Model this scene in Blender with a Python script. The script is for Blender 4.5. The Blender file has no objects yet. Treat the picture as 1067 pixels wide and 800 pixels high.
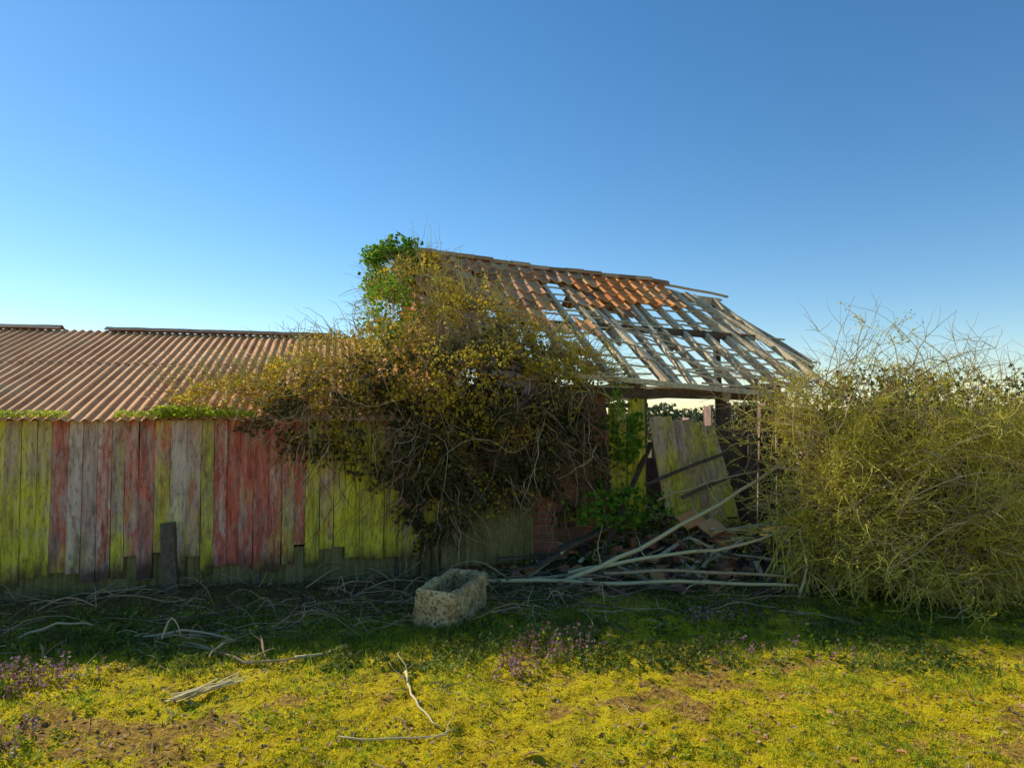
import bpy, math, random
import numpy as np
from mathutils import Vector, noise, Matrix
rnd=random.Random(11); R=np.random.default_rng(5)
U=rnd.uniform
scene=bpy.context.scene
ROT=math.radians(15); O=Vector((-4.65,6.1,0))
FR=Matrix.Translation(O)@Matrix.Rotation(ROT,4,'Z')
# ------------------------------------------------------------ mesh builder
class MB:
    def __init__(self): self.v=[];self.f=[];self.c=[];self.m=[]
    def add(self,vs,fs,col=(1,1,1),mi=0):
        b=len(self.v); self.v+= [tuple(p) for p in vs]
        self.f+=[tuple(i+b for i in f) for f in fs]
        self.c+=(list(col) if isinstance(col,list) else [col]*len(vs)); self.m+=[mi]*len(fs)
    def beam(self,a,b,w,h,col=(1,1,1),mi=0,up=(0,0,1),n=1,sag=0.0,jit=0.0,taper=1.0):
        a=Vector(a);b=Vector(b);d=(b-a).normalized();up=Vector(up)
        if abs(d.dot(up))>.98: up=Vector((0,1,0))
        x=d.cross(up).normalized();y=x.cross(d)
        vs=[];fs=[]
        for i in range(n+1):
            k=i/n;p=a.lerp(b,k)+Vector((0,0,-sag*math.sin(math.pi*k)))
            if jit: p+=x*U(-jit,jit)+y*U(-jit,jit)
            s=1+(taper-1)*k
            for (i1,j1) in ((-1,-1),(1,-1),(1,1),(-1,1)):
                vs.append(p+x*i1*w/2*s+y*j1*h/2*s)
        for i in range(n):
            for j in range(4):
                q=i*4;j2=(j+1)%4
                fs.append((q+j,q+j2,q+4+j2,q+4+j))
        fs.append((3,2,1,0));q=n*4;fs.append((q,q+1,q+2,q+3))
        self.add(vs,fs,col,mi)
    def tube(self,pts,r0,r1,k=3,col=(1,1,1),mi=0):
        n=len(pts);vs=[];fs=[]
        for i,p in enumerate(pts):
            d=(pts[min(i+1,n-1)]-pts[max(i-1,0)])
            if d.length<1e-6: d=Vector((0,0,1))
            d.normalize()
            x=d.cross(Vector((.31,.22,.92)) if abs(d.z)<.9 else Vector((1,0.1,0))).normalized();y=d.cross(x)
            r=r0+(r1-r0)*i/(n-1)
            for j in range(k):
                a=2*math.pi*j/k
                vs.append(p+x*(r*math.cos(a))+y*(r*math.sin(a)))
        for i in range(n-1):
            for j in range(k):
                j2=(j+1)%k
                fs.append((i*k+j,i*k+j2,(i+1)*k+j2,(i+1)*k+j))
        fs.append(tuple(range(k-1,-1,-1)));fs.append(tuple((n-1)*k+j for j in range(k)))
        self.add(vs,fs,col,mi)
    def leaves(self,P,size,col=(1,1,1),mi=0,bias=(0,0,.4),asp=1.2,fold=.18):
        P=np.asarray(P,float);N=len(P)
        if N==0:return
        n=R.normal(size=(N,3));n/=np.linalg.norm(n,axis=1,keepdims=True);n=n+np.array(bias);n/=np.linalg.norm(n,axis=1,keepdims=True)
        t=np.cross(n,R.normal(size=(N,3)));t/=np.linalg.norm(t,axis=1,keepdims=True);b=np.cross(n,t)
        s=(size*R.uniform(.55,1.25,N))[:,None]
        A=P-t*s*.5*asp;B=P+b*s*.5+n*s*fold-t*s*.1;C=P+t*s*.5*asp;D=P-b*s*.5+n*s*fold-t*s*.1
        vs=np.stack([A,B,C,D],1).reshape(-1,3)
        b0=len(self.v);self.v+=vs.tolist()
        self.f+=(np.arange(N*4).reshape(-1,4)+b0).tolist()
        self.c+=[col]*(4*N);self.m+=[mi]*N
    def blades(self,P,h,w,lean=.6,col=(1,1,1),mi=0):
        P=np.asarray(P,float);N=len(P);h=np.asarray(h)*np.ones(N)
        a=R.uniform(0,2*math.pi,N);dx=np.stack([np.cos(a),np.sin(a),0*a],1)*(w*.5*R.uniform(.6,1.4,N))[:,None]
        l=R.normal(size=(N,3))*lean*h[:,None];l[:,2]=0
        T=P+l;T[:,2]+=h*R.uniform(.6,1.2,N)
        vs=np.stack([P-dx,P+dx,T],1).reshape(-1,3);b0=len(self.v)
        self.v+=vs.tolist();self.f+=(np.arange(N*3).reshape(-1,3)+b0).tolist();self.c+=[col]*(3*N);self.m+=[mi]*N
    def build(self,name,mats,parent=None,local=False,smooth=False):
        me=bpy.data.meshes.new(name);me.from_pydata(self.v,[],self.f);me.update()
        for m in mats: me.materials.append(m)
        me.polygons.foreach_set('material_index',self.m)
        if smooth: me.polygons.foreach_set('use_smooth',[True]*len(self.f))
        ca=me.color_attributes.new('Col','FLOAT_COLOR','POINT')
        arr=np.ones((len(self.v),4));arr[:,:3]=np.array(self.c);ca.data.foreach_set('color',arr.ravel())
        ob=bpy.data.objects.new(name,me);scene.collection.objects.link(ob)
        if parent: ob.parent=parent
        elif local: ob.matrix_world=FR
        return ob
# ------------------------------------------------------------ materials
def newmat(n):
    m=bpy.data.materials.new(n);m.use_nodes=True;nt=m.node_tree
    b=nt.nodes['Principled BSDF'];b.inputs['Roughness'].default_value=.85
    b.inputs['Specular IOR Level'].default_value=.15
    return m,nt,b
def nd(nt,t,**k):
    n=nt.nodes.new(t)
    for a,b in k.items(): setattr(n,a,b)
    return n
def ramp(nt,src,stops):
    r=nd(nt,'ShaderNodeValToRGB');e=r.color_ramp.elements
    while len(e)<len(stops): e.new(.5)
    for i,(p,c) in enumerate(stops):
        e[i].position=p;e[i].color=(c[0],c[1],c[2],1) if not isinstance(c,(int,float)) else (c,c,c,1)
    nt.links.new(src,r.inputs[0]);return r.outputs[0]
def noi(nt,scale,sc=(1,1,1),det=6,rough=.6,space='Object',dist=0):
    tc=nd(nt,'ShaderNodeTexCoord');mp=nd(nt,'ShaderNodeMapping');mp.inputs['Scale'].default_value=sc
    nt.links.new(tc.outputs[space],mp.inputs[0]);n=nd(nt,'ShaderNodeTexNoise')
    n.inputs['Scale'].default_value=scale;n.inputs['Detail'].default_value=det;n.inputs['Roughness'].default_value=rough
    n.inputs['Distortion'].default_value=dist
    nt.links.new(mp.outputs[0],n.inputs['Vector']);return n.outputs['Fac']
def mix(nt,f,a,b,mode='MIX'):
    m=nd(nt,'ShaderNodeMix',data_type='RGBA',blend_type=mode)
    for i,x in ((0,f),(6,a),(7,b)):
        if hasattr(x,'is_linked'): nt.links.new(x,m.inputs[i])
        else: m.inputs[i].default_value= x if i==0 else (x[0],x[1],x[2],1)
    return m.outputs[2]
def mth(nt,op,a,b=0.0,clamp=False):
    m=nd(nt,'ShaderNodeMath',operation=op,use_clamp=clamp)
    for i,x in ((0,a),(1,b)):
        if hasattr(x,'is_linked'): nt.links.new(x,m.inputs[i])
        else: m.inputs[i].default_value=x
    return m.outputs[0]
def bump(nt,b,src,s=.5,d=.01):
    n=nd(nt,'ShaderNodeBump');n.inputs['Strength'].default_value=s;n.inputs['Distance'].default_value=d
    nt.links.new(src,n.inputs['Height']);nt.links.new(n.outputs[0],b.inputs['Normal'])
def foliage(name,stops,trans=.35,nscale=1.5,nmix=.5):
    m,nt,b=newmat(name);g=nd(nt,'ShaderNodeNewGeometry')
    v=g.outputs['Random Per Island'];nn=noi(nt,nscale,det=3)
    k=mth(nt,'ADD',mth(nt,'MULTIPLY',v,1-nmix),mth(nt,'MULTIPLY',ramp(nt,nn,[(.3,0.),(.7,1.)]),nmix))
    c=ramp(nt,k,stops);nt.links.new(c,b.inputs['Base Color']);b.inputs['Roughness'].default_value=.6
    t=nd(nt,'ShaderNodeBsdfTranslucent');nt.links.new(c,t.inputs[0]);ms=nd(nt,'ShaderNodeMixShader');ms.inputs[0].default_value=trans
    nt.links.new(b.outputs[0],ms.inputs[1]);nt.links.new(t.outputs[0],ms.inputs[2])
    nt.links.new(ms.outputs[0],nt.nodes['Material Output'].inputs[0]);return m
M={}
M['ivy_green']=foliage('ivy_green',[(0,(.04,.11,.012)),(.5,(.13,.27,.02)),(1,(.38,.48,.04))],trans=.5)
M['ivy_dark']=foliage('ivy_dark',[(0,(.03,.038,.014)),(.5,(.10,.09,.028)),(1,(.24,.19,.06))],trans=.3)
M['ivy_olive']=foliage('ivy_olive',[(0,(.16,.11,.02)),(.35,(.44,.30,.03)),(.7,(.70,.50,.045)),(1,(.50,.50,.05))],trans=.5)
M['bush_leaf']=foliage('bush_leaf',[(0,(.24,.21,.02)),(.5,(.58,.49,.045)),(1,(.80,.68,.11))],trans=.45)
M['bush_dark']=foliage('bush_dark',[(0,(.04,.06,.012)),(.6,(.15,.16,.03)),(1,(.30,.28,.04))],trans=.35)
M['moss_blade']=foliage('moss_blade',[(0,(.38,.28,.015)),(.3,(.74,.57,.015)),(.65,(.86,.73,.02)),(1,(.58,.66,.03))],trans=.5,nscale=1.6,nmix=.6)
M['grass_blade']=foliage('grass_blade',[(0,(.12,.18,.015)),(.5,(.32,.40,.025)),(1,(.64,.66,.05))],trans=.5)
M['weed']=foliage('weed_leaf',[(0,(.05,.07,.015)),(.5,(.14,.18,.03)),(1,(.30,.34,.05))],trans=.35)
M['dead_leaf']=foliage('dead_leaf',[(0,(.10,.06,.03)),(.5,(.32,.18,.08)),(1,(.56,.38,.20))],trans=.1)
M['purple']=foliage('purple_leaf',[(0,(.16,.05,.06)),(.5,(.36,.15,.17)),(.8,(.62,.36,.42)),(1,(.28,.26,.06))],trans=.3)
M['hedge']=foliage('hedge_leaf',[(0,(.05,.07,.03)),(.5,(.10,.13,.05)),(1,(.18,.19,.09))],trans=.3,nscale=.3)
def stick(name,stops):
    m,nt,b=newmat(name);g=nd(nt,'ShaderNodeNewGeometry');n=noi(nt,14,det=5)
    k=mth(nt,'ADD',mth(nt,'MULTIPLY',g.outputs['Random Per Island'],.6),mth(nt,'MULTIPLY',n,.4))
    nt.links.new(ramp(nt,k,stops),b.inputs['Base Color']);bump(nt,b,n,.4,.003);return m
M['twig']=stick('twig',[(0,(.17,.10,.05)),(.5,(.44,.29,.15)),(1,(.76,.57,.33))])
M['twig_dark']=stick('twig_dark',[(0,(.05,.032,.02)),(.6,(.15,.095,.055)),(1,(.30,.20,.12))])
M['twig_olive']=stick('twig_olive',[(0,(.32,.26,.035)),(.5,(.64,.53,.10)),(1,(.84,.73,.24))])
M['pole']=stick('pale_pole',[(0,(.38,.28,.13)),(.5,(.62,.49,.24)),(1,(.76,.64,.36))])
def timber(name,a,b_):
    m,nt,b=newmat(name);g=nd(nt,'ShaderNodeNewGeometry')
    n=noi(nt,5,(1,1,1),8,.7);n2=noi(nt,26,(1,1,1),5)
    k=mth(nt,'ADD',mth(nt,'MULTIPLY',g.outputs['Random Per Island'],.45),mth(nt,'MULTIPLY',n,.55))
    c=ramp(nt,k,[(.2,a),(.8,b_)]);c=mix(nt,ramp(nt,n2,[(.45,0.),(.62,.45)]),c,(a[0]*.45,a[1]*.45,a[2]*.45))
    nt.links.new(c,b.inputs['Base Color']);bump(nt,b,n2,.6,.006);return m
M['timber']=timber('weathered_timber',(.52,.38,.22),(.90,.75,.49))
M['timber_dark']=timber('dark_timber',(.08,.055,.035),(.22,.155,.10))
# painted boards: Col.r redness, Col.g algae, Col.b tone
m,nt,b=newmat('peeling_painted_boards');M['boards']=m
at=nd(nt,'ShaderNodeAttribute',attribute_name='Col');sp=nd(nt,'ShaderNodeSeparateColor');nt.links.new(at.outputs['Color'],sp.inputs[0])
st=noi(nt,9,(2.2,2.2,.22),8,.7);fine=noi(nt,40,(1,1,.25),5,.7);peel=noi(nt,5,(2.4,1,.45),10,.8,dist=.5);alg=noi(nt,2.2,(1.5,1,.6),9,.78)
wood=ramp(nt,mth(nt,'ADD',mth(nt,'MULTIPLY',st,.75),mth(nt,'MULTIPLY',sp.outputs[2],.25)),[(.25,(.24,.14,.10)),(.5,(.58,.38,.29)),(.75,(.80,.60,.48))])
red=ramp(nt,st,[(.3,(.34,.05,.03)),(.55,(.70,.14,.08)),(.8,(.84,.36,.26))])
c=mix(nt,ramp(nt,mth(nt,'ADD',peel,mth(nt,'SUBTRACT',sp.outputs[0],.5)),[(.42,0.),(.57,.95)]),wood,red)
tc=nd(nt,'ShaderNodeTexCoord');sx=nd(nt,'ShaderNodeSeparateXYZ');nt.links.new(tc.outputs['Object'],sx.inputs[0])
low=mth(nt,'MULTIPLY',mth(nt,'SUBTRACT',1.0,sx.outputs[2]),.12)
gm=ramp(nt,mth(nt,'ADD',mth(nt,'ADD',alg,mth(nt,'SUBTRACT',sp.outputs[1],.5)),low),[(.42,0.),(.65,.93)])
grn=ramp(nt,st,[(.3,(.34,.28,.015)),(.55,(.76,.63,.03)),(.75,(.90,.76,.08))])
c=mix(nt,gm,c,grn)
c=mix(nt,ramp(nt,fine,[(.35,.6),(.50,0.)]),c,(.10,.06,.04))
c=mix(nt,ramp(nt,noi(nt,3.2,(1.5,1,.4),5,.7),[(.54,0.),(.70,.7)]),c,(.14,.08,.05))
rot=ramp(nt,mth(nt,'ADD',mth(nt,'MULTIPLY',sx.outputs[2],1.0),mth(nt,'MULTIPLY',noi(nt,6,(1,1,.5)),.5)),[(.42,.85),(.62,0.)])
c=mix(nt,rot,c,(.05,.035,.022))
nt.links.new(c,b.inputs['Base Color']);bump(nt,b,st,.8,.01)
# rusted corrugated
def corr(name,stops,hi=(.62,.42,.22)):
    m,nt,b=newmat(name);n=noi(nt,3.0,(3,.5,1),8,.7);n2=noi(nt,30,det=6,rough=.7);n3=noi(nt,1.1,det=4)
    c=ramp(nt,mth(nt,'ADD',mth(nt,'MULTIPLY',n,.6),mth(nt,'MULTIPLY',n3,.4)),stops)
    c=mix(nt,ramp(nt,n2,[(.5,0.),(.7,.4)]),c,hi);c=mix(nt,ramp(nt,n2,[(.3,.6),(.45,0.)]),c,(.12,.06,.03))
    c=mix(nt,ramp(nt,noi(nt,2.2,(1,1,1),8,.7),[(.56,0.),(.66,.4)]),c,(.34,.24,.09))
    nt.links.new(c,b.inputs['Base Color']);b.inputs['Roughness'].default_value=.85;bump(nt,b,n2,.4,.004);return m
M['rust']=corr('rusted_corrugated',[(.3,(.42,.15,.05)),(.5,(.80,.37,.14)),(.68,(.88,.54,.26))],hi=(.74,.48,.26))
M['greencorr']=corr('algae_corrugated',[(.3,(.09,.07,.035)),(.45,(.20,.165,.05)),(.6,(.30,.25,.10)),(.72,(.20,.15,.10))],hi=(.34,.28,.16))
# tiles
m,nt,b=newmat('clay_pantiles');M['tile']=m
g=nd(nt,'ShaderNodeNewGeometry');at=nd(nt,'ShaderNodeAttribute',attribute_name='Col');sp=nd(nt,'ShaderNodeSeparateColor');nt.links.new(at.outputs['Color'],sp.inputs[0])
k=mth(nt,'ADD',mth(nt,'MULTIPLY',g.outputs['Random Per Island'],.7),mth(nt,'MULTIPLY',noi(nt,12,det=5),.3))
br=ramp(nt,k,[(.1,(.24,.12,.065)),(.5,(.50,.27,.14)),(.9,(.64,.43,.26))]);og=ramp(nt,k,[(.1,(.62,.18,.05)),(.5,(.84,.30,.08)),(.9,(.88,.46,.18))])
c=mix(nt,sp.outputs[0],br,og);c=mix(nt,ramp(nt,noi(nt,5,det=6),[(.54,0.),(.66,.55)]),c,(.26,.21,.07));c=mix(nt,ramp(nt,noi(nt,35,det=4),[(.60,0.),(.68,.55)]),c,(.6,.5,.37))
nt.links.new(c,b.inputs['Base Color']);bump(nt,b,noi(nt,50),.4,.004)
# brick
m,nt,b=newmat('old_red_brick');M['brick']=m
tc=nd(nt,'ShaderNodeTexCoord');s=nd(nt,'ShaderNodeSeparateXYZ');nt.links.new(tc.outputs['Object'],s.inputs[0])
cb=nd(nt,'ShaderNodeCombineXYZ');nt.links.new(mth(nt,'ADD',s.outputs[0],s.outputs[1]),cb.inputs[0]);nt.links.new(s.outputs[2],cb.inputs[1])
bt=nd(nt,'ShaderNodeTexBrick');nt.links.new(cb.outputs[0],bt.inputs['Vector']);bt.inputs['Scale'].default_value=1
bt.inputs['Brick Width'].default_value=.225;bt.inputs['Row Height'].default_value=.075;bt.inputs['Mortar Size'].default_value=.006
bt.inputs['Color1'].default_value=(.50,.16,.085,1);bt.inputs['Color2'].default_value=(.32,.11,.055,1);bt.inputs['Mortar'].default_value=(.34,.25,.18,1)
c=mix(nt,ramp(nt,noi(nt,3,det=7),[(.45,0.),(.62,.8)]),bt.outputs['Color'],(.16,.10,.06))
nt.links.new(c,b.inputs['Base Color']);bump(nt,b,mth(nt,'SUBTRACT',noi(nt,30),bt.outputs['Fac']),.6,.008)
# stone
m,nt,b=newmat('rough_stone');M['stone']=m
n=noi(nt,9,det=8,rough=.7);n2=noi(nt,38,det=5)
c=ramp(nt,n,[(.3,(.30,.18,.07)),(.5,(.74,.50,.22)),(.7,(.90,.69,.38))]);c=mix(nt,ramp(nt,n2,[(.38,.85),(.5,0.)]),c,(.16,.10,.045));c=mix(nt,ramp(nt,noi(nt,4),[(.60,0.),(.72,.35)]),c,(.30,.28,.05))
nt.links.new(c,b.inputs['Base Color']);bump(nt,b,mth(nt,'ADD',n,n2),1.0,.03)
# ground : Col.r = bare soil
m,nt,b=newmat('mossy_ground');M['ground']=m
at=nd(nt,'ShaderNodeAttribute',attribute_name='Col');sp=nd(nt,'ShaderNodeSeparateColor');nt.links.new(at.outputs['Color'],sp.inputs[0])
c1=noi(nt,4.5,det=8,rough=.7);c2=noi(nt,30,det=8,rough=.75)
base=ramp(nt,mth(nt,'ADD',mth(nt,'MULTIPLY',c1,.5),mth(nt,'MULTIPLY',c2,.5)),[(.38,(.14,.085,.012)),(.45,(.46,.32,.015)),(.52,(.74,.56,.015)),(.62,(.86,.70,.03)),(.72,(.62,.62,.04))])
soil=ramp(nt,c2,[(.36,(.12,.05,.014)),(.5,(.48,.24,.05)),(.62,(.72,.46,.10))])
c=mix(nt,ramp(nt,mth(nt,'ADD',sp.outputs[0],mth(nt,'SUBTRACT',c2,.5)),[(.3,0.),(.65,.9)]),base,soil)
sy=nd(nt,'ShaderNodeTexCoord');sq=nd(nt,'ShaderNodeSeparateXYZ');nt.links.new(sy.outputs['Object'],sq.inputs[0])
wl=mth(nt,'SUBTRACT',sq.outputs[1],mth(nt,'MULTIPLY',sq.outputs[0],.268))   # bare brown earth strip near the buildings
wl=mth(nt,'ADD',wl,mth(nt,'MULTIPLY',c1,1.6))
bare_mask=ramp(nt,mth(nt,'MULTIPLY',wl,.1),[(.61,0.),(.72,.88)])
c=mix(nt,bare_mask,c,ramp(nt,c2,[(.35,(.045,.028,.016)),(.5,(.15,.10,.045)),(.65,(.28,.19,.10))]))
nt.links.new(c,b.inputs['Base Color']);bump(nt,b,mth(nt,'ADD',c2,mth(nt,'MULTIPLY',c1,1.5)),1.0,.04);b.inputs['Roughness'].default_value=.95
m,nt,b=newmat('rubble_earth');M['earth']=m
n=noi(nt,12,det=8,rough=.7);nt.links.new(ramp(nt,n,[(.35,(.04,.028,.018)),(.5,(.13,.085,.05)),(.65,(.24,.16,.09))]),b.inputs['Base Color']);bump(nt,b,n,1,.04)
m,nt,b=newmat('grey_sheet');M['greysheet']=m
n=noi(nt,5,(1,1,.5),7);nt.links.new(ramp(nt,n,[(.35,(.20,.14,.13)),(.55,(.38,.30,.29)),(.7,(.5,.42,.40))]),b.inputs['Base Color'])
# ------------------------------------------------------------ ground
def gh(x,y):
    d=max(0,1-abs(y-5)/12)*max(0,1-abs(x)/14)
    h=.05*noise.noise(Vector((x*.45,y*.45,1)))
    if d>0: h+=d*(.030*noise.noise(Vector((x*2.2,y*2.2,3)))+.030*noise.noise(Vector((x*7,y*7,5)))+.020*noise.noise(Vector((x*17,y*17,9))))
    return h
def pn(x,y):
    v=.8*noise.noise(Vector((x*.9,y*1.3,80)))+.55*noise.noise(Vector((x*3.4,y*4.2,81)))+.38*noise.noise(Vector((x*10,y*11,82)))
    v+=.14*math.exp(-((x+1.6)/1.1)**2-((y-3.6)/.5)**2)+.16*math.exp(-((x-1.0)/.9)**2-((y-3.1)/.4)**2)
    return v-.13
xs=[-900,-400,-150,-60,-30,-18,-12,-9]+list(np.arange(-7,7.01,.035))+[8,9,12,18,30,60,150,400,900]
ys=[-900,-300,-80,-20,-5,0,1,1.5]+list(np.arange(2,8.01,.035))+[8.5,9,9.6,10.5,12,14,17,22,30,45,80,150,400,1200]
mb=MB();vs=[(x,y,gh(x,y)) for y in ys for x in xs];nx=len(xs)
cs=[(min(1,max(0,(pn(x,y)-.02)*3.2)),0,0) for y in ys for x in xs]
fs=[(j*nx+i,j*nx+i+1,(j+1)*nx+i+1,(j+1)*nx+i) for j in range(len(ys)-1) for i in range(nx-1)]
mb.add(vs,fs,cs);mb.build('ground',[M['ground']],smooth=True)
# ------------------------------------------------------------ moss/grass
def field(n,y0,y1,k=.85,thr=None,sc=1.2,seed=0,yp=1.0,wall=True,bare=True):
    out=[]
    while len(out)<n:
        y=y0+(y1-y0)*rnd.random()**yp;x=U(-k*y,k*y)
        if thr is not None and noise.noise(Vector((x*sc,y*sc,seed)))+.5*noise.noise(Vector((x*sc*4,y*sc*4,seed)))<thr+U(-.12,.12): continue
        if wall and y-.268*x>6.2+U(-.4,.4) and rnd.random()<.85: continue
        if bare and pn(x,y)>.14+U(-.10,.10) and rnd.random()<.8: continue
        out.append((x,y,gh(x,y)-.003))
    return out
mb=MB();P=field(70000,2.3,6.4,thr=-.3,sc=1.9,seed=4,yp=1.2);mb.blades(P,R.uniform(.008,.026,len(P)),.009,.8)
P=field(65000,2.2,4.4,thr=-.35,sc=2.3,seed=9);mb.blades(P,R.uniform(.006,.020,len(P)),.006,.9)
P=field(26000,2.3,6.2,thr=-.2,sc=1.9,seed=4,yp=1.1);mb.leaves(P,.013,bias=(0,0,1.2))
mb.build('moss',[M['moss_blade']])
mb=MB();P=field(12000,2.3,4.9,thr=.26,sc=1.3,seed=21);mb.blades(P,R.uniform(.015,.05,len(P)),.006,.5)
P=field(2600,2.5,5.4,thr=.34,sc=2.2,seed=60);mb.leaves(P+np.array([0,0,.02])*R.uniform(0,1.3,(len(P),1)),.022,bias=(0,0,1.2))
P=field(6500,4.1,5.8,thr=.1,sc=1.3,seed=43);mb.blades(P,R.uniform(.02,.08,len(P)),.007,.5)
mb.build('grass',[M['grass_blade']])
mb=MB();P=field(9000,4.5,6.9,thr=.1,sc=1.6,seed=33,bare=False);mb.leaves(P+np.array([0,0,.03])*R.uniform(0,1.6,(len(P),1)),.030,bias=(0,0,1.0))
P=field(9000,4.4,7,thr=.1,sc=1.3,seed=40,bare=False);mb.blades(P,R.uniform(.03,.10,len(P)),.007,.5)
for _ in range(40):
    x=U(-3.8,2.4);y=U(4.7,6.2);c=(x,y,gh(x,y)+.04);mb.leaves([(c[0]+rnd.gauss(0,.07),c[1]+rnd.gauss(0,.06),max(.01,c[2]+rnd.gauss(0,.03))) for _ in range(50)],.032)
mb.build('weeds',[M['weed']])
mb=MB();P=field(5200,2.3,6.8,wall=False,bare=False);mb.leaves(np.array(P)+[0,0,.012],.022,bias=(0,0,1.5),asp=1.6)
P=field(10,2.4,3.6);mb.leaves(np.array(P)+[0,0,.02],.07,bias=(0,0,2),asp=1.5)
mb.build('fallen_leaves',[M['dead_leaf']])
# ------------------------------------------------------------ shed
def empty(name):
    e=bpy.data.objects.new(name,None);e.matrix_world=FR;scene.collection.objects.link(e);return e
shed=empty('corrugated_roof_shed')
mb=MB();s=-2.4
while s<4.45:
    w=U(.11,.15)
    if s<.35: r,g=U(.1,.4),U(.52,.68)
    elif s<1.2: r,g=U(.36,.52),U(.32,.48)
    elif s<1.8: r,g=U(.34,.50),U(.40,.60)
    elif s<2.65: r,g=U(.46,.66),U(.24,.44)
    else: r,g=U(.34,.52),U(.50,.70)
    zb=U(.12,.24)
    if rnd.random()<.15: zb=U(.3,.42)
    x0=s+w/2
    lean=U(-.006,.006)
    mb.beam((x0+lean,U(-.008,.008),zb),(x0-lean,U(-.005,.005),1.63),w-U(.001,.006),.022,(r,g,rnd.random()),up=(0,1,0),n=4,jit=.002)
    s+=w
mb.build('front_wall_boards',[M['boards']],shed)
def sheet(mb,s0,s1,pts,wl=.1,amp=.02,col=(1,1,1),mi=0,wob=.006):
    n=int((s1-s0)/(wl/8));vs=[];fs=[];k=len(pts)
    for i in range(n+1):
        s=s0+(s1-s0)*i/n;a=amp*math.sin(2*math.pi*s/wl)
        for (t,z,nt_,nz) in pts:
            q=wob*noise.noise(Vector((s*1.3,t*1.5,z)))
            vs.append((s,t+nt_*(a+q),z+nz*(a+q)))
    for i in range(n):
        for j in range(k-1): fs.append((i*k+j,(i+1)*k+j,(i+1)*k+j+1,i*k+j+1))
    mb.add(vs,fs,col,mi)
sl=1.17/3.5
def rp(t,off=0): return (t,1.67+sl*t+off,-.3,.95)
mb=MB();s=-3.6
while s<4.2:
    e=s+.8
    dz=U(0,.008);e0=U(-.17,-.1)
    sheet(mb,s,min(e+.02,4.25),[rp(e0,dz),rp(.4,dz),rp(.9,dz),rp(1.4,dz),rp(1.95,dz+.004)],.1,.013)
    sheet(mb,s,min(e+.02,4.25),[rp(1.8,dz+.01),rp(2.3,dz+.008),rp(2.9,dz+.006),rp(3.5,dz+.006)],.1,.013)
    s=e
sheet(mb,-3.6,4.25,[(3.5,2.85,0.2,1),(7.0,1.66,.2,1)],.1,.013)
mb.build('corrugated_roof',[M['rust']],shed,smooth=True)
mb=MB()
for a,b_ in ((-3.5,-.72),(-.18,1.25),(1.2,2.9)):
    z0=2.885+U(-.004,.004)
    for (t0,t1,h0,h1) in ((3.38,3.5,-.03,.025),(3.5,3.62,.025,-.03)):
        n=12;vs=[];
        for i in range(n+1):
            s=a+(b_-a)*i/n;q=U(-.004,.004);vs+=[(s,t0,z0+h0+q),(s,t1,z0+h1+q)]
        mb.add(vs,[(2*i,2*i+2,2*i+3,2*i+1) for i in range(n)])
mb.build('ridge_cap',[M['timber_dark']],shed)
mb=MB()
mb.beam((-3.6,.03,1.60),(4.2,.03,1.60),.05,.08);mb.beam((-3.6,7.0,1.0),(4.2,7.0,1.0),.04,1.4);mb.beam((-3.6,0,.8),(-3.6,7,.8),.04,1.6)
for s in (-2,-.6,.8,2.2,3.6): mb.beam((s,.07,0),(s,.07,1.6),.08,.08)
for z in (.45,1.1): mb.beam((-3.6,.05,z),(4.2,.05,z),.05,.07)
mb.beam((-3.6,.6,.75),(4.2,.6,.75),.03,1.5)
mb.build('timber_frame',[M['timber_dark']],shed)
mb=MB();sheet(mb,-2.4,4.3,[(.035,-.02,-1,0),(.035,.2,-1,0),(.035,.36,-1,0)],.075,.012);mb.build('base_cladding',[M['greencorr']],shed)
mb=MB();mb.beam((1.50,-.16,-.05),(1.42,-.05,.66),.12,.10,n=5,jit=.008)
mb.build('leaning_post',[M['timber_dark']],shed)
mb=MB()
P=[(rnd.uniform(-2.5,2.2),U(-.16,.02),1.68+U(-.02,.04)) for _ in range(3500)]
P=[p for p in P if noise.noise(Vector((p[0]*2,0,0)))>-.15 or p[0]>1]
mb.leaves(P,.022);P=[(1.3+abs(rnd.gauss(0,.3)),U(-.2,.1),1.68+U(-.02,.08)) for _ in range(900)];mb.leaves(P,.03)
mb.build('eaves_moss',[M['grass_blade']],shed)
# ------------------------------------------------------------ barn
barn=empty('derelict_tiled_barn')
def zr(s): return float(np.interp(s,[4,5,6,7,8,9.2,9.8],[4.08,4.01,3.92,3.87,3.82,3.66,3.56]))
def ze(s): return float(np.interp(s,[4,6,9.5],[2.05,2.03,1.98]))
def RP(s,q,off=0): return Vector((s,3*(1-q),zr(s)+(ze(s)-zr(s))*q-.05*math.sin(math.pi*q)+off))
mb=MB()
tw=.205;L=3.62;cl=.265
slope=(RP(6,1)-RP(6,0)).normalized();nrm=Vector((1,0,0)).cross(slope).normalized()
if nrm.z<0:nrm=-nrm
def tile(mb,p,d,n,x,col):
    d=(d+n*U(-.02,.03)+x*U(-.03,.03)).normalized();vs=[]
    prof=[(-.115,.012),(-.085,.032),(-.045,.022),(0,-.006),(.045,-.012),(.09,.0),(.112,.016)]
    for k,(dd,oo) in enumerate(((-.02,0),(.16,.012),(.30,.026),(.302,.008))):
        for (a,h) in prof: vs.append(p+x*a+d*dd+n*(h+oo))
    fs=[(r*7+i,r*7+i+1,(r+1)*7+i+1,(r+1)*7+i) for r in range(3) for i in range(6)]
    mb.add(vs,fs,col)
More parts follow.
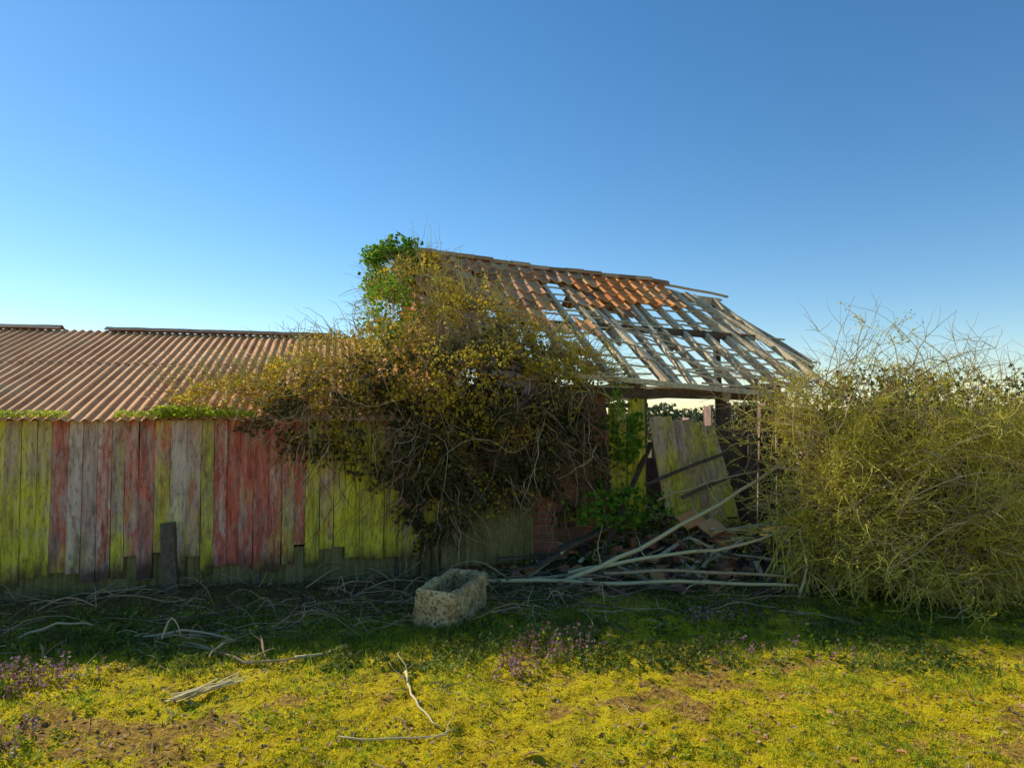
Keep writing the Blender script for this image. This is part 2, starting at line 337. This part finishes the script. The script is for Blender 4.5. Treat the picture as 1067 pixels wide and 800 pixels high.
def keep(s,q):
    if q<.24:
        if s>8.15: return False
        if 5.8<s<6.5 and q>.1: return rnd.random()<.25
        return rnd.random()<(.99 if q<.13 else (.95 if (s<5.9 or s>6.8) else .4))
    if s<5.05: return q<.97 and rnd.random()<.96
    if s<5.95: return rnd.random()<(.9 if q<.55 - (s-5)*.15 else .35)
    if s<6.3 : return .5<q<.72 and rnd.random()<.4
    return q<.4 and rnd.random()<.08
for c_ in range(14):
    q=c_*cl/L
    for i in range(22):
        s=4.12+i*tw
        if keep(s,q):
            o=1.0*(rnd.random()<.85) if (s>6.5 and q<.3) else (.9*(rnd.random()<.6) if s>5.3 and q>.3 else .5*rnd.random())
            tile(mb,RP(s,q,.07)+Vector((0,0,U(-.006,.006))),(RP(s,q+.05)-RP(s,q)).normalized(),nrm,Vector((1,0,-.04)).normalized(),(o,0,0))
nb=Vector((0,-nrm.y,nrm.z))
for c_ in range(13):
    for i in range(6 if c_>2 else 19):
        s=4.12+i*tw;q=c_*cl/L;p=RP(s,q,.05);p.y=6-p.y;d=Vector((0,-slope.y,slope.z))
        if c_<=2 and s>5.4 and rnd.random()<.25: continue
        tile(mb,p,d,nb,Vector((1,0,-.04)),(.2,0,0))
mb.build('pantiles',[M['tile']],barn,smooth=False)
mb=MB()
s=4.1
while s<8.1:
    vs=[];ll=.3;zj=U(-.01,.01)
    for k in range(2):
        for j in range(7):
            a=math.pi*j/6;x=s+k*ll;vs.append((x,3+.10*math.cos(a),zr(x)+.04+zj+.08*math.sin(a)+k*.008))
    mb.add(vs,[(j,j+1,7+j+1,7+j) for j in range(6)],(.1*rnd.random(),0,0));s+=ll
mb.build('ridge_tiles',[M['tile']],barn)
# rafters, battens
mb=MB()
s=4.3;k=0
while s<9.45:
    q1=U(.96,1.04) if s<8.0 else U(.8,1.0)
    b0=RP(s,0,-.06);b1=RP(s+U(-.1,.1),q1,-.06)+Vector((0,0,U(-.06,.03)))
    mb.beam(b0,b1,.055,.095,n=8,jit=.006)
    if rnd.random()<.3 and s>5.5:
        mb.beam(RP(s+U(.1,.2),U(0.1,.25),-.08),RP(s+U(.2,.5),U(.6,.85),-.10),.045,.07,n=6,jit=.006)
    s+=U(.30,.38);k+=1
for (a,qa,b_,qb) in ((6.4,.1,6.9,.98),(7.3,.1,7.1,.97),(8.6,.02,9.3,.75),(8.2,.03,8.8,.9)):
    mb.beam(RP(a,qa,-.02),RP(b_,qb,-.05),.05,.08,n=6,jit=.008)
mb.build('rafters',[M['timber']],barn)
mb=MB()
for i in range(15):
    q=.02+i*.068
    st=4.2
    while st<9.0:
        ln=U(1.2,3.2);en=min(st+ln,U(8.6,9.6))
        if q<.26 and st<8.1:
            en=8.2;mb.beam(RP(st,q,-.012),RP(en,q,-.012),.035,.02,n=7,jit=.003);st=en;continue
        if st<5.5 or rnd.random()<.72:
            mb.beam(RP(st,q+U(-.01,.01),.0),RP(en,q+U(-.022,.03),.0+U(-.03,.01)),.035,.022,n=7,jit=.007,sag=U(0,.04))
        st=en+U(0,.3)
for _ in range(12):
    a=U(6.3,8.4);q=U(.3,.9);mb.beam(RP(a,q,.03),RP(a+U(.5,1.2),min(1.0,q+U(-.15,.25)),U(-.05,.1)),.03,.02,n=5,jit=.01)
mb.build('tile_battens',[M['timber']],barn)
mb=MB()
mb.beam((4.2,3,zr(4.2)-.08),(9.3,3,zr(9.3)-.06),.04,.13,n=10,jit=.01,mi=1)
mb.beam((8.1,3.0,zr(8.1)+.05),(9.45,3.0,zr(9.4)+.06),.05,.03,n=4,jit=.01,mi=1)
mb.beam((4.2,.02,1.96),(8.3,.02,1.90),.10,.11,n=10,jit=.01)
mb.beam((5.4,-.12,2.12),(8.0,-.1,1.93),.07,.06,n=8,jit=.008,mi=1)
mb.beam((5.2,1.5,2.93),(8.9,1.5,2.8),.09,.09,n=8,jit=.012)
mb.beam((4.2,6,1.9),(9.4,6,1.85),.10,.10,n=8,jit=.01)
for s,t in ((4.3,.1),(6.35,.06),(7.45,.08),(6.3,5.95),(7.9,5.95),(9.3,5.95)): mb.beam((s,t,-.05),(s+U(-.05,.05),t,1.92),.10,.10,n=4,jit=.006)
for s in (6.3,8.2): mb.beam((s,0,2.0),(s,6,1.98),.08,.12,n=6,jit=.01)
mb.beam((9.3,3,0),(9.2,3,3.55),.09,.09)
mb.build('timber_frame',[M['timber_dark'],M['timber']],barn)
# walls
mb=MB()
mb.add([(4.2,.04,-.05),(5.95,.04,-.05),(5.95,.04,.9),(5.88,.04,1.3),(5.95,.04,1.7),(5.9,.04,1.92),(4.2,.04,1.92)],[(0,1,2,3,4,5,6)])
mb.add([(4.2,.18,-.05),(5.95,.18,-.05),(5.95,.18,.9),(5.88,.18,1.3),(5.95,.18,1.7),(5.9,.18,1.92),(4.2,.18,1.92)],[(6,5,4,3,2,1,0)])
for i,(a,z0,z1) in enumerate(((5.95,-.05,.9),(5.88,.9,1.3),(5.92,1.3,1.92))): mb.beam((a+.003,.11,z0),(a+.003,.11,z1),.13,.01,up=(1,0,0))
for sx in (4.12,4.2):
    mb.add([(sx,0.02,-.05),(sx,6,-.05),(sx,6,1.95),(sx,3,3.92),(sx,.02,1.95)],[(0,1,2,3,4)])
mb.beam((4.2,6.08,.7),(9.3,6.08,.7),.14,1.4)
mb.build('brick_walls',[M['brick']],barn)
mb=MB();s=5.96
while s<6.36:
    w=U(.09,.13);mb.beam((s+w/2,0,.1),(s+w/2+U(-.02,.02),.0,1.9-U(0,.25)),w-.006,.02,(.1,.72,rnd.random()),up=(0,1,0),n=3,jit=.003);s+=w
for i in range(22):
    t=.15+i*.26
    if rnd.random()<.75: mb.beam((9.38,t,.0),(9.38,t+U(-.05,.05),U(1.0,1.9)),.02,.24,(.2,.3,rnd.random()),up=(0,1,0),n=2)
mb.build('side_boards',[M['boards']],barn)
mb=MB()
for i in range(6):
    w=.155;x0=6.45+i*w;z1=1.66-.02*i+U(-.03,.03)
    mb.beam((x0+.14+w/2,-.22,.32),(x0+w/2,.02+.02*i,z1),w-.008,.022,(.02,U(.50,.62),rnd.random()),up=(0,1,0),n=4,jit=.003)
mb.beam((6.55,-.08,.72),(7.48,-.06,.66),.06,.03,(.05,.6,.4));mb.beam((6.46,.02,1.4),(7.38,.06,1.32),.06,.03,(.05,.6,.4))
mb.build('leaning_door',[M['boards']],barn)
mb=MB()
for i in range(8):
    x0=7.62+i*.14;mb.beam((x0,.35,.3),(x0+U(-.05,.05),.3,1.9-U(0,.3)),.125,.02,(.2,.3,.3),up=(0,1,0),n=3,jit=.004)
for i in range(9):
    x0=6.4+i*.16;mb.beam((x0,1.9,-.05),(x0+U(-.04,.04),1.9,U(1.0,1.3)),.14,.02,up=(0,1,0),n=3)
mb.build('dark_partition_boards',[M['timber_dark']],barn)
mb=MB();sheet(mb,4.02,5.02,[(-.13,.10,-1,0),(-.11,.5,-1,0),(-.07,.92,-1,0)],.075,.012);mb.build('corrugated_wall_patch',[M['greencorr']],barn)
mb=MB();mb.beam((4.55,-.03,1.88),(5.1,-.03,1.86),.02,.56,up=(0,0,1));mb.build('grey_sheet_panel',[M['greysheet']],barn)
# ------------------------------------------------------------ rubble
mb=MB();n=40
def mound(s,t):
    return .48*math.exp(-((s-6.7)/1.25)**2-((t-.1)/.75)**2)+.05*noise.noise(Vector((s*3,t*3,0)))-.03
ss=np.linspace(4.4,9.2,60);tt=np.linspace(-1.5,2.5,50)
mb.add([(a,b_,mound(a,b_)) for b_ in tt for a in ss],[(j*60+i,j*60+i+1,(j+1)*60+i+1,(j+1)*60+i) for j in range(49) for i in range(59)],mi=0)
for _ in range(440):
    s=rnd.gauss(6.8,.9);t=rnd.gauss(-.3,.45);z=mound(s,t)+.02
    if t>.8: continue
    d=Vector((U(-1,1),U(-1,1),U(-.5,.5))).normalized();c=Vector((s,t,z+U(0,.04)))
    k=rnd.random()
    if k<.38: l=U(.08,.2);mb.beam(c-d*l/2,c+d*l/2,U(.08,.16),.018,(rnd.random()*.9,0,0),1)
    elif k<.48: l=U(.1,.22);mb.beam(c-d*l/2,c+d*l/2,.10,.065,(1,1,1),2)
    elif k<.77: l=U(.3,1.1);d.z*=.5;mb.beam(c-d*l/2,c+d*l/2+Vector((0,0,U(0,.15))),U(.015,.05),.02,(1,1,1),3 if rnd.random()<.3 else 4,n=3,jit=.004)
    else:
        p=c.copy();pts=[p]
        for j in range(6): p=p+Vector((U(-.15,.15),U(-.1,.08),U(-.05,.09)));pts.append(Vector((p.x,p.y,max(p.z,.03))))
        mb.tube(pts,.006,.002,4,mi=5)
for (a,b_,w,mi) in (((5.9,-.35,.1),(7.6,.3,1.25),.06,4),((6.7,-.3,.75),(8.6,.0,1.35),.035,4),((6.3,-.2,.9),(8.2,-.1,1.5),.03,4),((5.2,-.5,.3),(6.2,-.1,.55),.09,4),((7.0,-.5,.4),(8.1,-.3,.42),.10,3),((5.6,-.5,.1),(6.5,.05,1.35),.05,4),((4.9,-.6,.15),(5.9,-.2,.5),.05,4)):
    mb.beam(a,b_,w,.03,mi=mi,n=6,jit=.006)
for (s,t,z,l) in ((6.75,-.45,.5,.28),(6.95,-.55,.42,.24),(7.1,-.6,.3,.26)):
    mb.beam((s-l/2,t,z),(s+l/2,t+.1,z+.06),.2,.02,(.8,0,0),1,up=(0,-.6,.8))
P=[];
while len(P)<1500:
    s=rnd.gauss(6.4,.9);t=rnd.gauss(-.45,.35)
    if noise.noise(Vector((s*2.2,t*2.2,5)))>.0: P.append((s,t,max(0,mound(s,t))+U(.02,.16)))
mb.leaves(P,.04,mi=6)
mb.build('rubble_pile',[M['earth'],M['tile'],M['brick'],M['timber'],M['timber_dark'],M['twig'],M['weed']],local=True)
# ------------------------------------------------------------ climbing plants
def unit():
    v=R.normal(size=3);return v/np.linalg.norm(v)
def shell(c,r,n,inner=.55,thr=-.12,seed=0,gs=3.0):
    out=[];tries=0
    while len(out)<n and tries<n*8:
        tries+=1
        d=unit();v=Vector(d)
        k=(inner+(1-inner)*rnd.random()**.5)*(1+.45*noise.noise(v*1.8+Vector((seed,0,0)))+.25*noise.noise(v*5+Vector((0,seed,0))))
        p=(c[0]+d[0]*r[0]*k,c[1]+d[1]*r[1]*k,c[2]+d[2]*r[2]*k)
        if noise.noise(Vector(p)*gs+Vector((0,0,seed)))<thr: continue
        if p[2]<.02: continue
        out.append(p)
    return out
ivy=MB()
G,D,OL,TW,TD,TO=0,1,2,3,4,5
blobs=[ # centre radii n size mat
 ((3.80,2.7,3.78),(.46,.5,.46),3800,.055,G),
 ((4.15,2.7,3.80),(.36,.4,.26),1200,.045,OL),
 ((3.95,1.9,3.10),(.62,.8,.60),3300,.036,OL),
 ((4.5,1.0,2.75),(.66,.8,.55),3200,.036,OL),
 ((5.1,.6,2.36),(.72,.65,.40),2700,.036,OL),
 ((5.6,.25,2.12),(.55,.45,.33),1600,.036,OL),
 ((3.5,.7,2.22),(.95,.8,.48),4700,.034,OL),
 ((2.75,.5,1.95),(.95,.65,.38),3900,.034,OL),
 ((2.0,.35,1.83),(.75,.5,.24),1900,.032,OL),
 ((4.3,.1,2.0),(1.2,.40,.55),3200,.048,D),
 ((3.2,-.02,1.60),(1.1,.22,.48),2800,.043,D),
 ((4.1,-.15,1.25),(.65,.28,.65),3100,.048,D),
 ((4.75,-.15,1.35),(.7,.3,.68),3100,.048,D),
 ((3.95,-.15,.85),(.4,.2,.58),1400,.043,D),
 ((5.4,-.1,1.2),(.5,.25,.7),1900,.048,D),
 ((6.1,-.1,1.55),(.22,.15,.5),600,.05,G),
 ((5.9,-.4,.68),(.6,.3,.24),700,.05,G),
 ((3.6,1.2,2.9),(.35,.5,.5),900,.045,G),
 ((4.6,-.25,1.95),(1.0,.3,.5),2000,.036,OL),
 ((3.5,-.2,1.65),(1.0,.2,.45),1700,.034,OL),
 ((4.5,-.3,1.2),(.8,.15,.6),900,.034,OL),
]
for i,(c,r,n,sz,mi) in enumerate(blobs): ivy.leaves(shell(c,r,n,seed=i*3.7,inner=.5,thr=-.12 if mi!=OL else 0.02,gs=3.6),sz,mi=mi,bias=(-.2,-.2,.3))
def wander(p,d,l,n,grav=0,jit=.35):
    pts=[p.copy()];d=d.normalized()
    for i in range(n):
        d=(d+Vector((U(-jit,jit),U(-jit,jit),U(-jit,jit)-grav))).normalized();p=p+d*(l/n);pts.append(p.copy())
    return pts
for i in range(4300):
    c,r,n,sz,mi=rnd.choice(blobs[1:15]+blobs[2:9]+blobs[2:8])
    d=Vector(unit());p=Vector((c[0]+d.x*r[0]*.85,c[1]+d.y*r[1]*.85,c[2]+d.z*r[2]*.85))
    up=(mi==OL)
    pts=wander(p,d+Vector((0,-.2,.25 if up else -.3)),U(.15,.6),7,grav=.06 if up else .08,jit=.45)
    if min(q.z for q in pts)<0.02: continue
    ivy.tube(pts,U(.003,.0065),.0015,3,mi=(TO if rnd.random()<.5 else TW) if up else (TD if rnd.random()<.5 else TW))
for i in range(190): # hanging vines over the wall
    s=U(2.6,5.8);z=U(1.3,2.2);pts=wander(Vector((s,U(-.35,-.05),z)),Vector((U(-.9,.9),-.15,-1)),U(.4,1.4),9,grav=.07,jit=.42)
    pts=[Vector((q.x,min(q.y,-.03),max(q.z,.03))) for q in pts]
    ivy.tube(pts,U(.003,.007),.002,3,mi=TD if rnd.random()<.55 else TW)
for s in (4.0,4.4,3.8,4.9): ivy.tube(wander(Vector((s,-.06,0)),Vector((.1,0,1)),2.2,10,jit=.2),.02,.010,6,mi=TD)
for i in range(220): # sprays over shed roof and moss edge
    s=U(1.2,3.4);pts=wander(Vector((s,U(0,1.4),1.75+U(0,.4))),Vector((U(-1,.3),U(-.3,.3),U(.2,.9))),U(.2,.6),6,grav=.2)
    ivy.tube(pts,.004,.0015,3,mi=TO if rnd.random()<.4 else TW)
ivy.build('climbing_ivy',[M['ivy_green'],M['ivy_dark'],M['ivy_olive'],M['twig'],M['twig_dark'],M['twig_olive']],local=True)
# ------------------------------------------------------------ twiggy bush
bush=MB()
EL=[((3.5,6.75,1.2),(1.0,.85,1.0)),((4.6,6.6,1.05),(1.2,.9,1.0)),((3.15,6.35,.75),(.7,.6,.65)),((4.1,6.15,.6),(1.1,.65,.55)),((5.6,6.9,1.0),(1.0,.8,.9))]
CL=[]
for i in range(80):
    c,r=EL[i%5];d=Vector(unit())
    if d.y>.2: d.y=-d.y
    k=U(.5,1.08);CL.append((Vector((c[0]+d.x*r[0]*k,c[1]+d.y*r[1]*k,max(.12,c[2]+d.z*r[2]*k))),Vector(c),U(.07,.2)))
for i in range(1000):
    q,c,sg=rnd.choice(CL)
    tg=q+Vector((rnd.gauss(0,sg),rnd.gauss(0,sg),rnd.gauss(0,sg)));tg.z=max(.06,tg.z)
    base=Vector((c[0]+U(-.7,.7),c[1]+U(.0,.6),0));mid=Vector(((base.x+tg.x)/2+U(-.2,.2),(base.y+tg.y)/2+U(-.1,.1),max(tg.z,.5)*U(.8,1.25)))
    n=9;pts=[]
    for j in range(n+1):
        k=j/n;p=base*(1-k)**2+mid*2*k*(1-k)+tg*k*k;pts.append(p+Vector((U(-.03,.03),U(-.03,.03),U(-.03,.03))))
    br_=rnd.random()<.22
    bush.tube(pts,U(.005,.011),.003,4,mi=1 if br_ else 0)
    for q in range(12):
        j=rnd.randint(4,n);p=pts[j];dd=(pts[j]-pts[j-1]).normalized()
        o=(p-c).normalized()
        tw=wander(p,dd*.4+o*.5+Vector((U(-.9,.9),U(-.7,.7),U(-.5,.7))),U(.10,.45),6,grav=.03,jit=.42)
        tw=[Vector((a.x,a.y,max(a.z,.02))) for a in tw]
        bush.tube(tw,U(.0022,.0042),.0013,3,mi=1 if br_ else 0)
        if not br_ and rnd.random()<.55: bush.leaves([tuple(a+Vector((U(-.03,.03),U(-.03,.03),U(-.03,.03)))) for a in tw[1:] for _ in range(2)],.019,mi=2)
for i in range(150): # long bare whips fanning up and out
    x=U(2.6,5.9);pts=wander(Vector((x,U(6.2,7.2),U(1.2,1.95))),Vector(((x-3.9)*.5+U(-.9,.9),U(-.5,.3),U(.2,1))),U(.5,1.2),8,grav=.09,jit=.22)
    bush.tube(pts,.007,.0018,3,mi=1 if rnd.random()<.6 else 0)
    for q in range(6):
        p=pts[rnd.randint(2,8)];bush.tube(wander(p,Vector((U(-1,1),U(-.5,.5),U(.0,1))),U(.15,.4),4,jit=.35),.003,.0012,3,mi=1)
for i in range(50): # light bare stems crossing the front of the bush
    x=U(2.7,4.8);pts=wander(Vector((x,U(5.75,6.1),U(.3,1.3))),Vector((U(-1,1),U(-.2,.1),U(-.2,.9))),U(.5,1.2),8,grav=.04,jit=.2)
    pts=[Vector((a.x,a.y,max(a.z,.03))) for a in pts];bush.tube(pts,.006,.002,4,mi=1)
for i in range(10): # arching over toward the collapsed roof
    pts=wander(Vector((U(2.9,3.4),U(6.6,7.2),U(1.5,2.0))),Vector((-1,U(-.1,.2),U(.5,1.5))),U(.7,1.3),9,grav=.03,jit=.15);bush.tube(pts,.007,.0015,3,mi=1)
    for q in range(5):
        p=pts[rnd.randint(3,9)];bush.tube(wander(p,Vector((-1,U(-.5,.5),U(.0,1))),U(.15,.35),4,jit=.3),.003,.001,3,mi=1)
for i,(c,r) in enumerate(EL):
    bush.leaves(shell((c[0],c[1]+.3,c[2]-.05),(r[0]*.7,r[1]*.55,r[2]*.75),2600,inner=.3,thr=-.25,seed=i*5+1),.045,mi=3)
    bush.leaves(shell((c[0],c[1],c[2]),(r[0]*.95,r[1]*.9,r[2]*.97),1300 if i!=4 else 3000,inner=.8,thr=.08,seed=i*5+2),.026,mi=2 if i!=4 else 3)
bush.leaves(shell((3.9,6.9,1.75),(.8,.5,.4),1300,inner=.6,seed=77),.04,mi=3)
bush.build('twiggy_bush',[M['twig_olive'],M['twig'],M['bush_leaf'],M['bush_dark']])
hb=MB()
for i,(c,r) in enumerate([((6.6,9.5,1.1),(1.7,1.2,1.25)),((8.6,10.5,1.1),(1.8,1.2,1.2)),((4.9,8.8,1.15),(.9,.8,.95))]):
    hb.leaves(shell(c,r,4500,inner=.6,seed=i*9+2),.06,mi=0)
    for _ in range(160):
        d=Vector(unit());p=Vector((c[0]+d.x*r[0]*.9,c[1]+d.y*r[1]*.9,max(.2,c[2]+d.z*r[2]*.9)));hb.tube(wander(p,d+Vector((0,0,.4)),U(.3,.7),5),.005,.0015,3,mi=1)
hb.build('ivy_covered_shrub',[M['bush_dark'],M['twig']])
hg=MB()
P=[]
for _ in range(26000):
    x=U(-40,45);h=2.0+.9*noise.noise(Vector((x*.25,0,0)))+.6*noise.noise(Vector((x*1.1,3,0)))
    P.append((x,U(37,40),h*rnd.random()**.6))
hg.leaves(P,.22);hg.build('distant_hedge',[M['hedge']])
# ------------------------------------------------------------ fallen poles
def g3(x,y,z=0): return Vector((x,y,gh(x,y)+z))
def pole(pts,r0,r1,name='fallen_pole',k=7,mat='pole',twigs=0):
    mb=MB();out=[]
    for i in range(len(pts)-1):
        for j in range(4): out.append(Vector(pts[i]).lerp(Vector(pts[i+1]),j/4)+Vector((U(-.012,.012),U(-.012,.012),U(-.012,.012))))
    out.append(Vector(pts[-1]));mb.tube(out,r0,r1,k)
    for _ in range(twigs):
        p=rnd.choice(out[2:]);mb.tube(wander(p,Vector((U(-1,1),U(-.6,.6),U(-.2,.8))),U(.15,.5),5),.006,.002,4)
    mb.build(name,[M[mat]],smooth=True)
pole([(.45,6.5,.06),(1.25,6.7,.36),(2.1,6.85,.78),(2.95,7.0,1.25)],.025,.016,twigs=5)
pole([(.55,6.7,.12),(1.3,6.55,.30),(2.2,6.5,.42),(2.85,6.5,.66)],.022,.010,twigs=8)
pole([(-.3,6.5,.1),(.8,6.4,.1),(1.8,6.35,.12),(2.65,6.3,.1)],.020,.015)
pole([(.9,6.55,.16),(1.6,6.45,.2),(2.6,6.35,.17)],.018,.014,mat='twig')
pole([(2.62,6.2,.02),(2.7,6.2,.3),(2.66,6.25,.62)],.014,.008)
pole([(1.5,7.0,.8),(2.2,6.9,1.05),(2.9,6.9,1.2)],.010,.005,mat='twig',twigs=5)
# ------------------------------------------------------------ brushwood
mb=MB()
for i in range(950):
    if rnd.random()<.78: x=U(-5.2,.6);y=U(4.45,6.6)+.26*(x+4.65)*.8
    else: x=U(-.3,2.7);y=U(5.6,6.9)
    if noise.noise(Vector((x*1.4,y*1.4,70)))<U(-.30,.3): continue
    a=U(0,6.28) if rnd.random()<.4 else rnd.gauss(0,.6);l=U(.12,.9)
    p=Vector((x,y,0));n=6;arch=.15*rnd.random()**3;h0=U(0,.03);h1=U(0,.22)*rnd.random();pts=[]
    for j in range(n+1):
        k=j/n;a+=U(-.2,.2);p=p+Vector((math.cos(a),math.sin(a)*.8,0))*l/n
        pts.append(Vector((p.x,p.y,gh(p.x,p.y)+.006+h0+(h1-h0)*k*.6+arch*math.sin(math.pi*k)+U(0,.01))))
    r=U(.002,.006) if rnd.random()<.9 else U(.008,.013)
    mb.tube(pts,r,r*.4,4,mi=0 if rnd.random()<.6 else 1)
    if rnd.random()<.5:
        for _ in range(2): mb.tube(wander(rnd.choice(pts[1:]),Vector((U(-1,1),U(-1,1),U(0,.5))),U(.06,.22),3),r*.5,r*.25,3,mi=0)
for i in range(220):
    x=U(-4.8,2.8);y=U(2.5,5.4);a=U(0,6.28);l=U(.05,.25);d=Vector((math.cos(a),math.sin(a),0))
    q=Vector((x,y,0));mb.tube([g3(*(q+d*(l*k/4)+Vector((U(-.01,.01),U(-.01,.01),0))).xy,.008) for k in range(5)],U(.0015,.004),.001,4)
mb.build('brushwood_pile',[M['twig'],M['twig_dark']])
def stickg(pts,r,name='fallen_branch',forks=2,mat='twig'):
    mb=MB();out=[]
    for i in range(len(pts)-1):
        for j in range(4):
            k=j/4;x=pts[i][0]*(1-k)+pts[i+1][0]*k+U(-.01,.01);y=pts[i][1]*(1-k)+pts[i+1][1]*k+U(-.01,.01);out.append(g3(x,y,r+.01))
    mb.tube(out,r,r*.45,6)
    for _ in range(forks):
        p=rnd.choice(out[2:]);w=wander(p,Vector((U(-1,1),U(-1,1),.15)),U(.12,.3),4);mb.tube(w,r*.5,r*.2,4)
    mb.build(name,[M[mat]],smooth=True)
stickg([(-.70,4.5),(-.62,4.15),(-.50,3.85),(-.36,3.6)],.010,mat='pole')
stickg([(-2.35,4.95),(-1.8,4.62),(-1.35,4.75)],.014)
stickg([(-1.5,4.7),(-1.1,5.0)],.014,mat='pole',forks=0)
stickg([(-.9,3.55),(-.35,3.6),(-.28,3.7)],.006,mat='pole')
stickg([(2.05,3.0),(2.2,2.85),(2.3,2.75)],.01,mat='pole',forks=0)
mb=MB()
for i in range(12):
    x=-1.93+U(-.05,.05);y=4.0+U(-.05,.05);a=math.radians(58)+U(-.25,.25);l=U(.2,.45);d=Vector((math.cos(a),math.sin(a),0))
    mb.beam(g3(x,y,.015+i*.004)-d*.05,g3(x+d.x*l,y+d.y*l,.02+i*.004),U(.008,.022),.006,n=5,jit=.005,taper=.5)
mb.build('splintered_wood',[M['pole']])
mb=MB()
for _ in range(14):
    x=rnd.gauss(1.3,.5);y=rnd.gauss(3.3,.3);l=U(.02,.04);a=U(0,3.14);d=Vector((math.cos(a),math.sin(a),U(-.2,.2)))*l/2
    c=g3(x,y,.004);mb.beam(c-d,c+d,l*U(.6,1),.012,(.5,0,0))
mb.build('brick_fragments',[M['tile']])
# ------------------------------------------------------------ trough
import bmesh
bm=bmesh.new()
def rb(bm,cx,cy,cz,sx,sy,sz):
    r=bmesh.ops.create_cube(bm,size=1.0);vs=r['verts']
    for v in vs: v.co=Vector((cx+v.co.x*sx,cy+v.co.y*sy,cz+v.co.z*sz))
    ed=list({e for v in vs for e in v.link_edges});bmesh.ops.bevel(bm,geom=ed,offset=.018,segments=1,affect='EDGES')
Wd,Ln,H,T=.36,.72,.30,.065
rb(bm,0,0,.05,Wd,Ln,.10);rb(bm,-Wd/2+T/2,0,H/2+.04,T,Ln,H-.03);rb(bm,Wd/2-T/2,0,H/2+.04,T,Ln,H-.03)
rb(bm,0,-Ln/2+T/2,H/2+.036,Wd-.02,T,H-.03);rb(bm,0,Ln/2-T/2,H/2+.036,Wd-.02,T,H-.03)
bmesh.ops.subdivide_edges(bm,edges=[e for e in bm.edges if e.calc_length()>.05],cuts=7,use_grid_fill=True)
for v in bm.verts:
    q=v.co;n=Vector((noise.noise(q*9),noise.noise(q*9+Vector((7,0,0))),noise.noise(q*9+Vector((0,7,0)))))*.016
    n+=Vector((noise.noise(q*24),noise.noise(q*24+Vector((7,0,0))),noise.noise(q*24+Vector((0,7,0)))))*.014
    v.co=q+n
me=bpy.data.meshes.new('stone_trough');bm.to_mesh(me);bm.free();me.materials.append(M['stone'])
tr=bpy.data.objects.new('stone_trough',me);scene.collection.objects.link(tr);tr.location=(-.50,5.66,gh(-.46,5.6)-.02);tr.rotation_euler=(.03,.05,math.radians(-18))
# ------------------------------------------------------------ purple plants
def plant(name,cx,cy,rx,ry,n,h=.1):
    mb=MB()
    for _ in range(n):
        x=cx+rnd.gauss(0,rx);y=cy+rnd.gauss(0,ry);hh=h*U(.5,1.2);p=g3(x,y);pts=wander(p,Vector((U(-.3,.3),U(-.3,.3),1)),hh,3,jit=.15)
        mb.tube(pts,.0025,.0015,3,mi=1)
        mb.leaves([tuple(q+Vector((U(-.014,.014),U(-.014,.014),U(-.01,.01)))) for q in pts[1:] for _ in range(3)],.019,mi=0 if rnd.random()<.8 else 1,bias=(0,0,.8))
    mb.build(name,[M['purple'],M['grass_blade']])
for a in ((-3.05,4.25,.22,.12,110,.11),(-2.68,3.45,.12,.1,45),(.35,4.75,.18,.12,60,.14),(.1,4.5,.12,.08,24),(1.55,5.5,.12,.1,24,.13),(1.9,4.8,.3,.12,34,.09),(2.1,5.7,.2,.1,14,.10)): plant('deadnettle_plant',*a)
# ------------------------------------------------------------ light, sky, camera
az=math.radians(-57);el=math.radians(33)
sd=Vector((math.sin(az)*math.cos(el),math.cos(az)*math.cos(el),math.sin(el)))
l=bpy.data.lights.new('sun','SUN');l.energy=5;l.angle=math.radians(.5);l.color=(1,.95,.84)
lo=bpy.data.objects.new('sun',l);scene.collection.objects.link(lo);lo.rotation_euler=sd.to_track_quat('Z','Y').to_euler();lo.location=sd*50
w=bpy.data.worlds.new('World');scene.world=w;w.use_nodes=True;nt=w.node_tree
sky=nt.nodes.new('ShaderNodeTexSky');sky.sky_type='NISHITA';sky.sun_disc=False;sky.sun_elevation=el;sky.sun_rotation=az
sky.dust_density=.05;sky.ozone_density=2.6;sky.air_density=1.0
hs=nt.nodes.new('ShaderNodeHueSaturation');hs.inputs['Saturation'].default_value=1.25;hs.inputs['Hue'].default_value=.497
nt.links.new(sky.outputs[0],hs.inputs['Color']);bg=nt.nodes['Background'];nt.links.new(hs.outputs[0],bg.inputs[0]);bg.inputs[1].default_value=.15
cam=bpy.data.cameras.new('camera');cam.lens=23.6;cam.sensor_width=36;cam.clip_end=3000;cam.clip_start=.05
co=bpy.data.objects.new('camera',cam);scene.collection.objects.link(co);co.location=(0,0,1.7);co.rotation_euler=(math.radians(92.45),0,0);scene.camera=co
scene.view_settings.view_transform='Standard';scene.view_settings.look='None';scene.view_settings.exposure=0
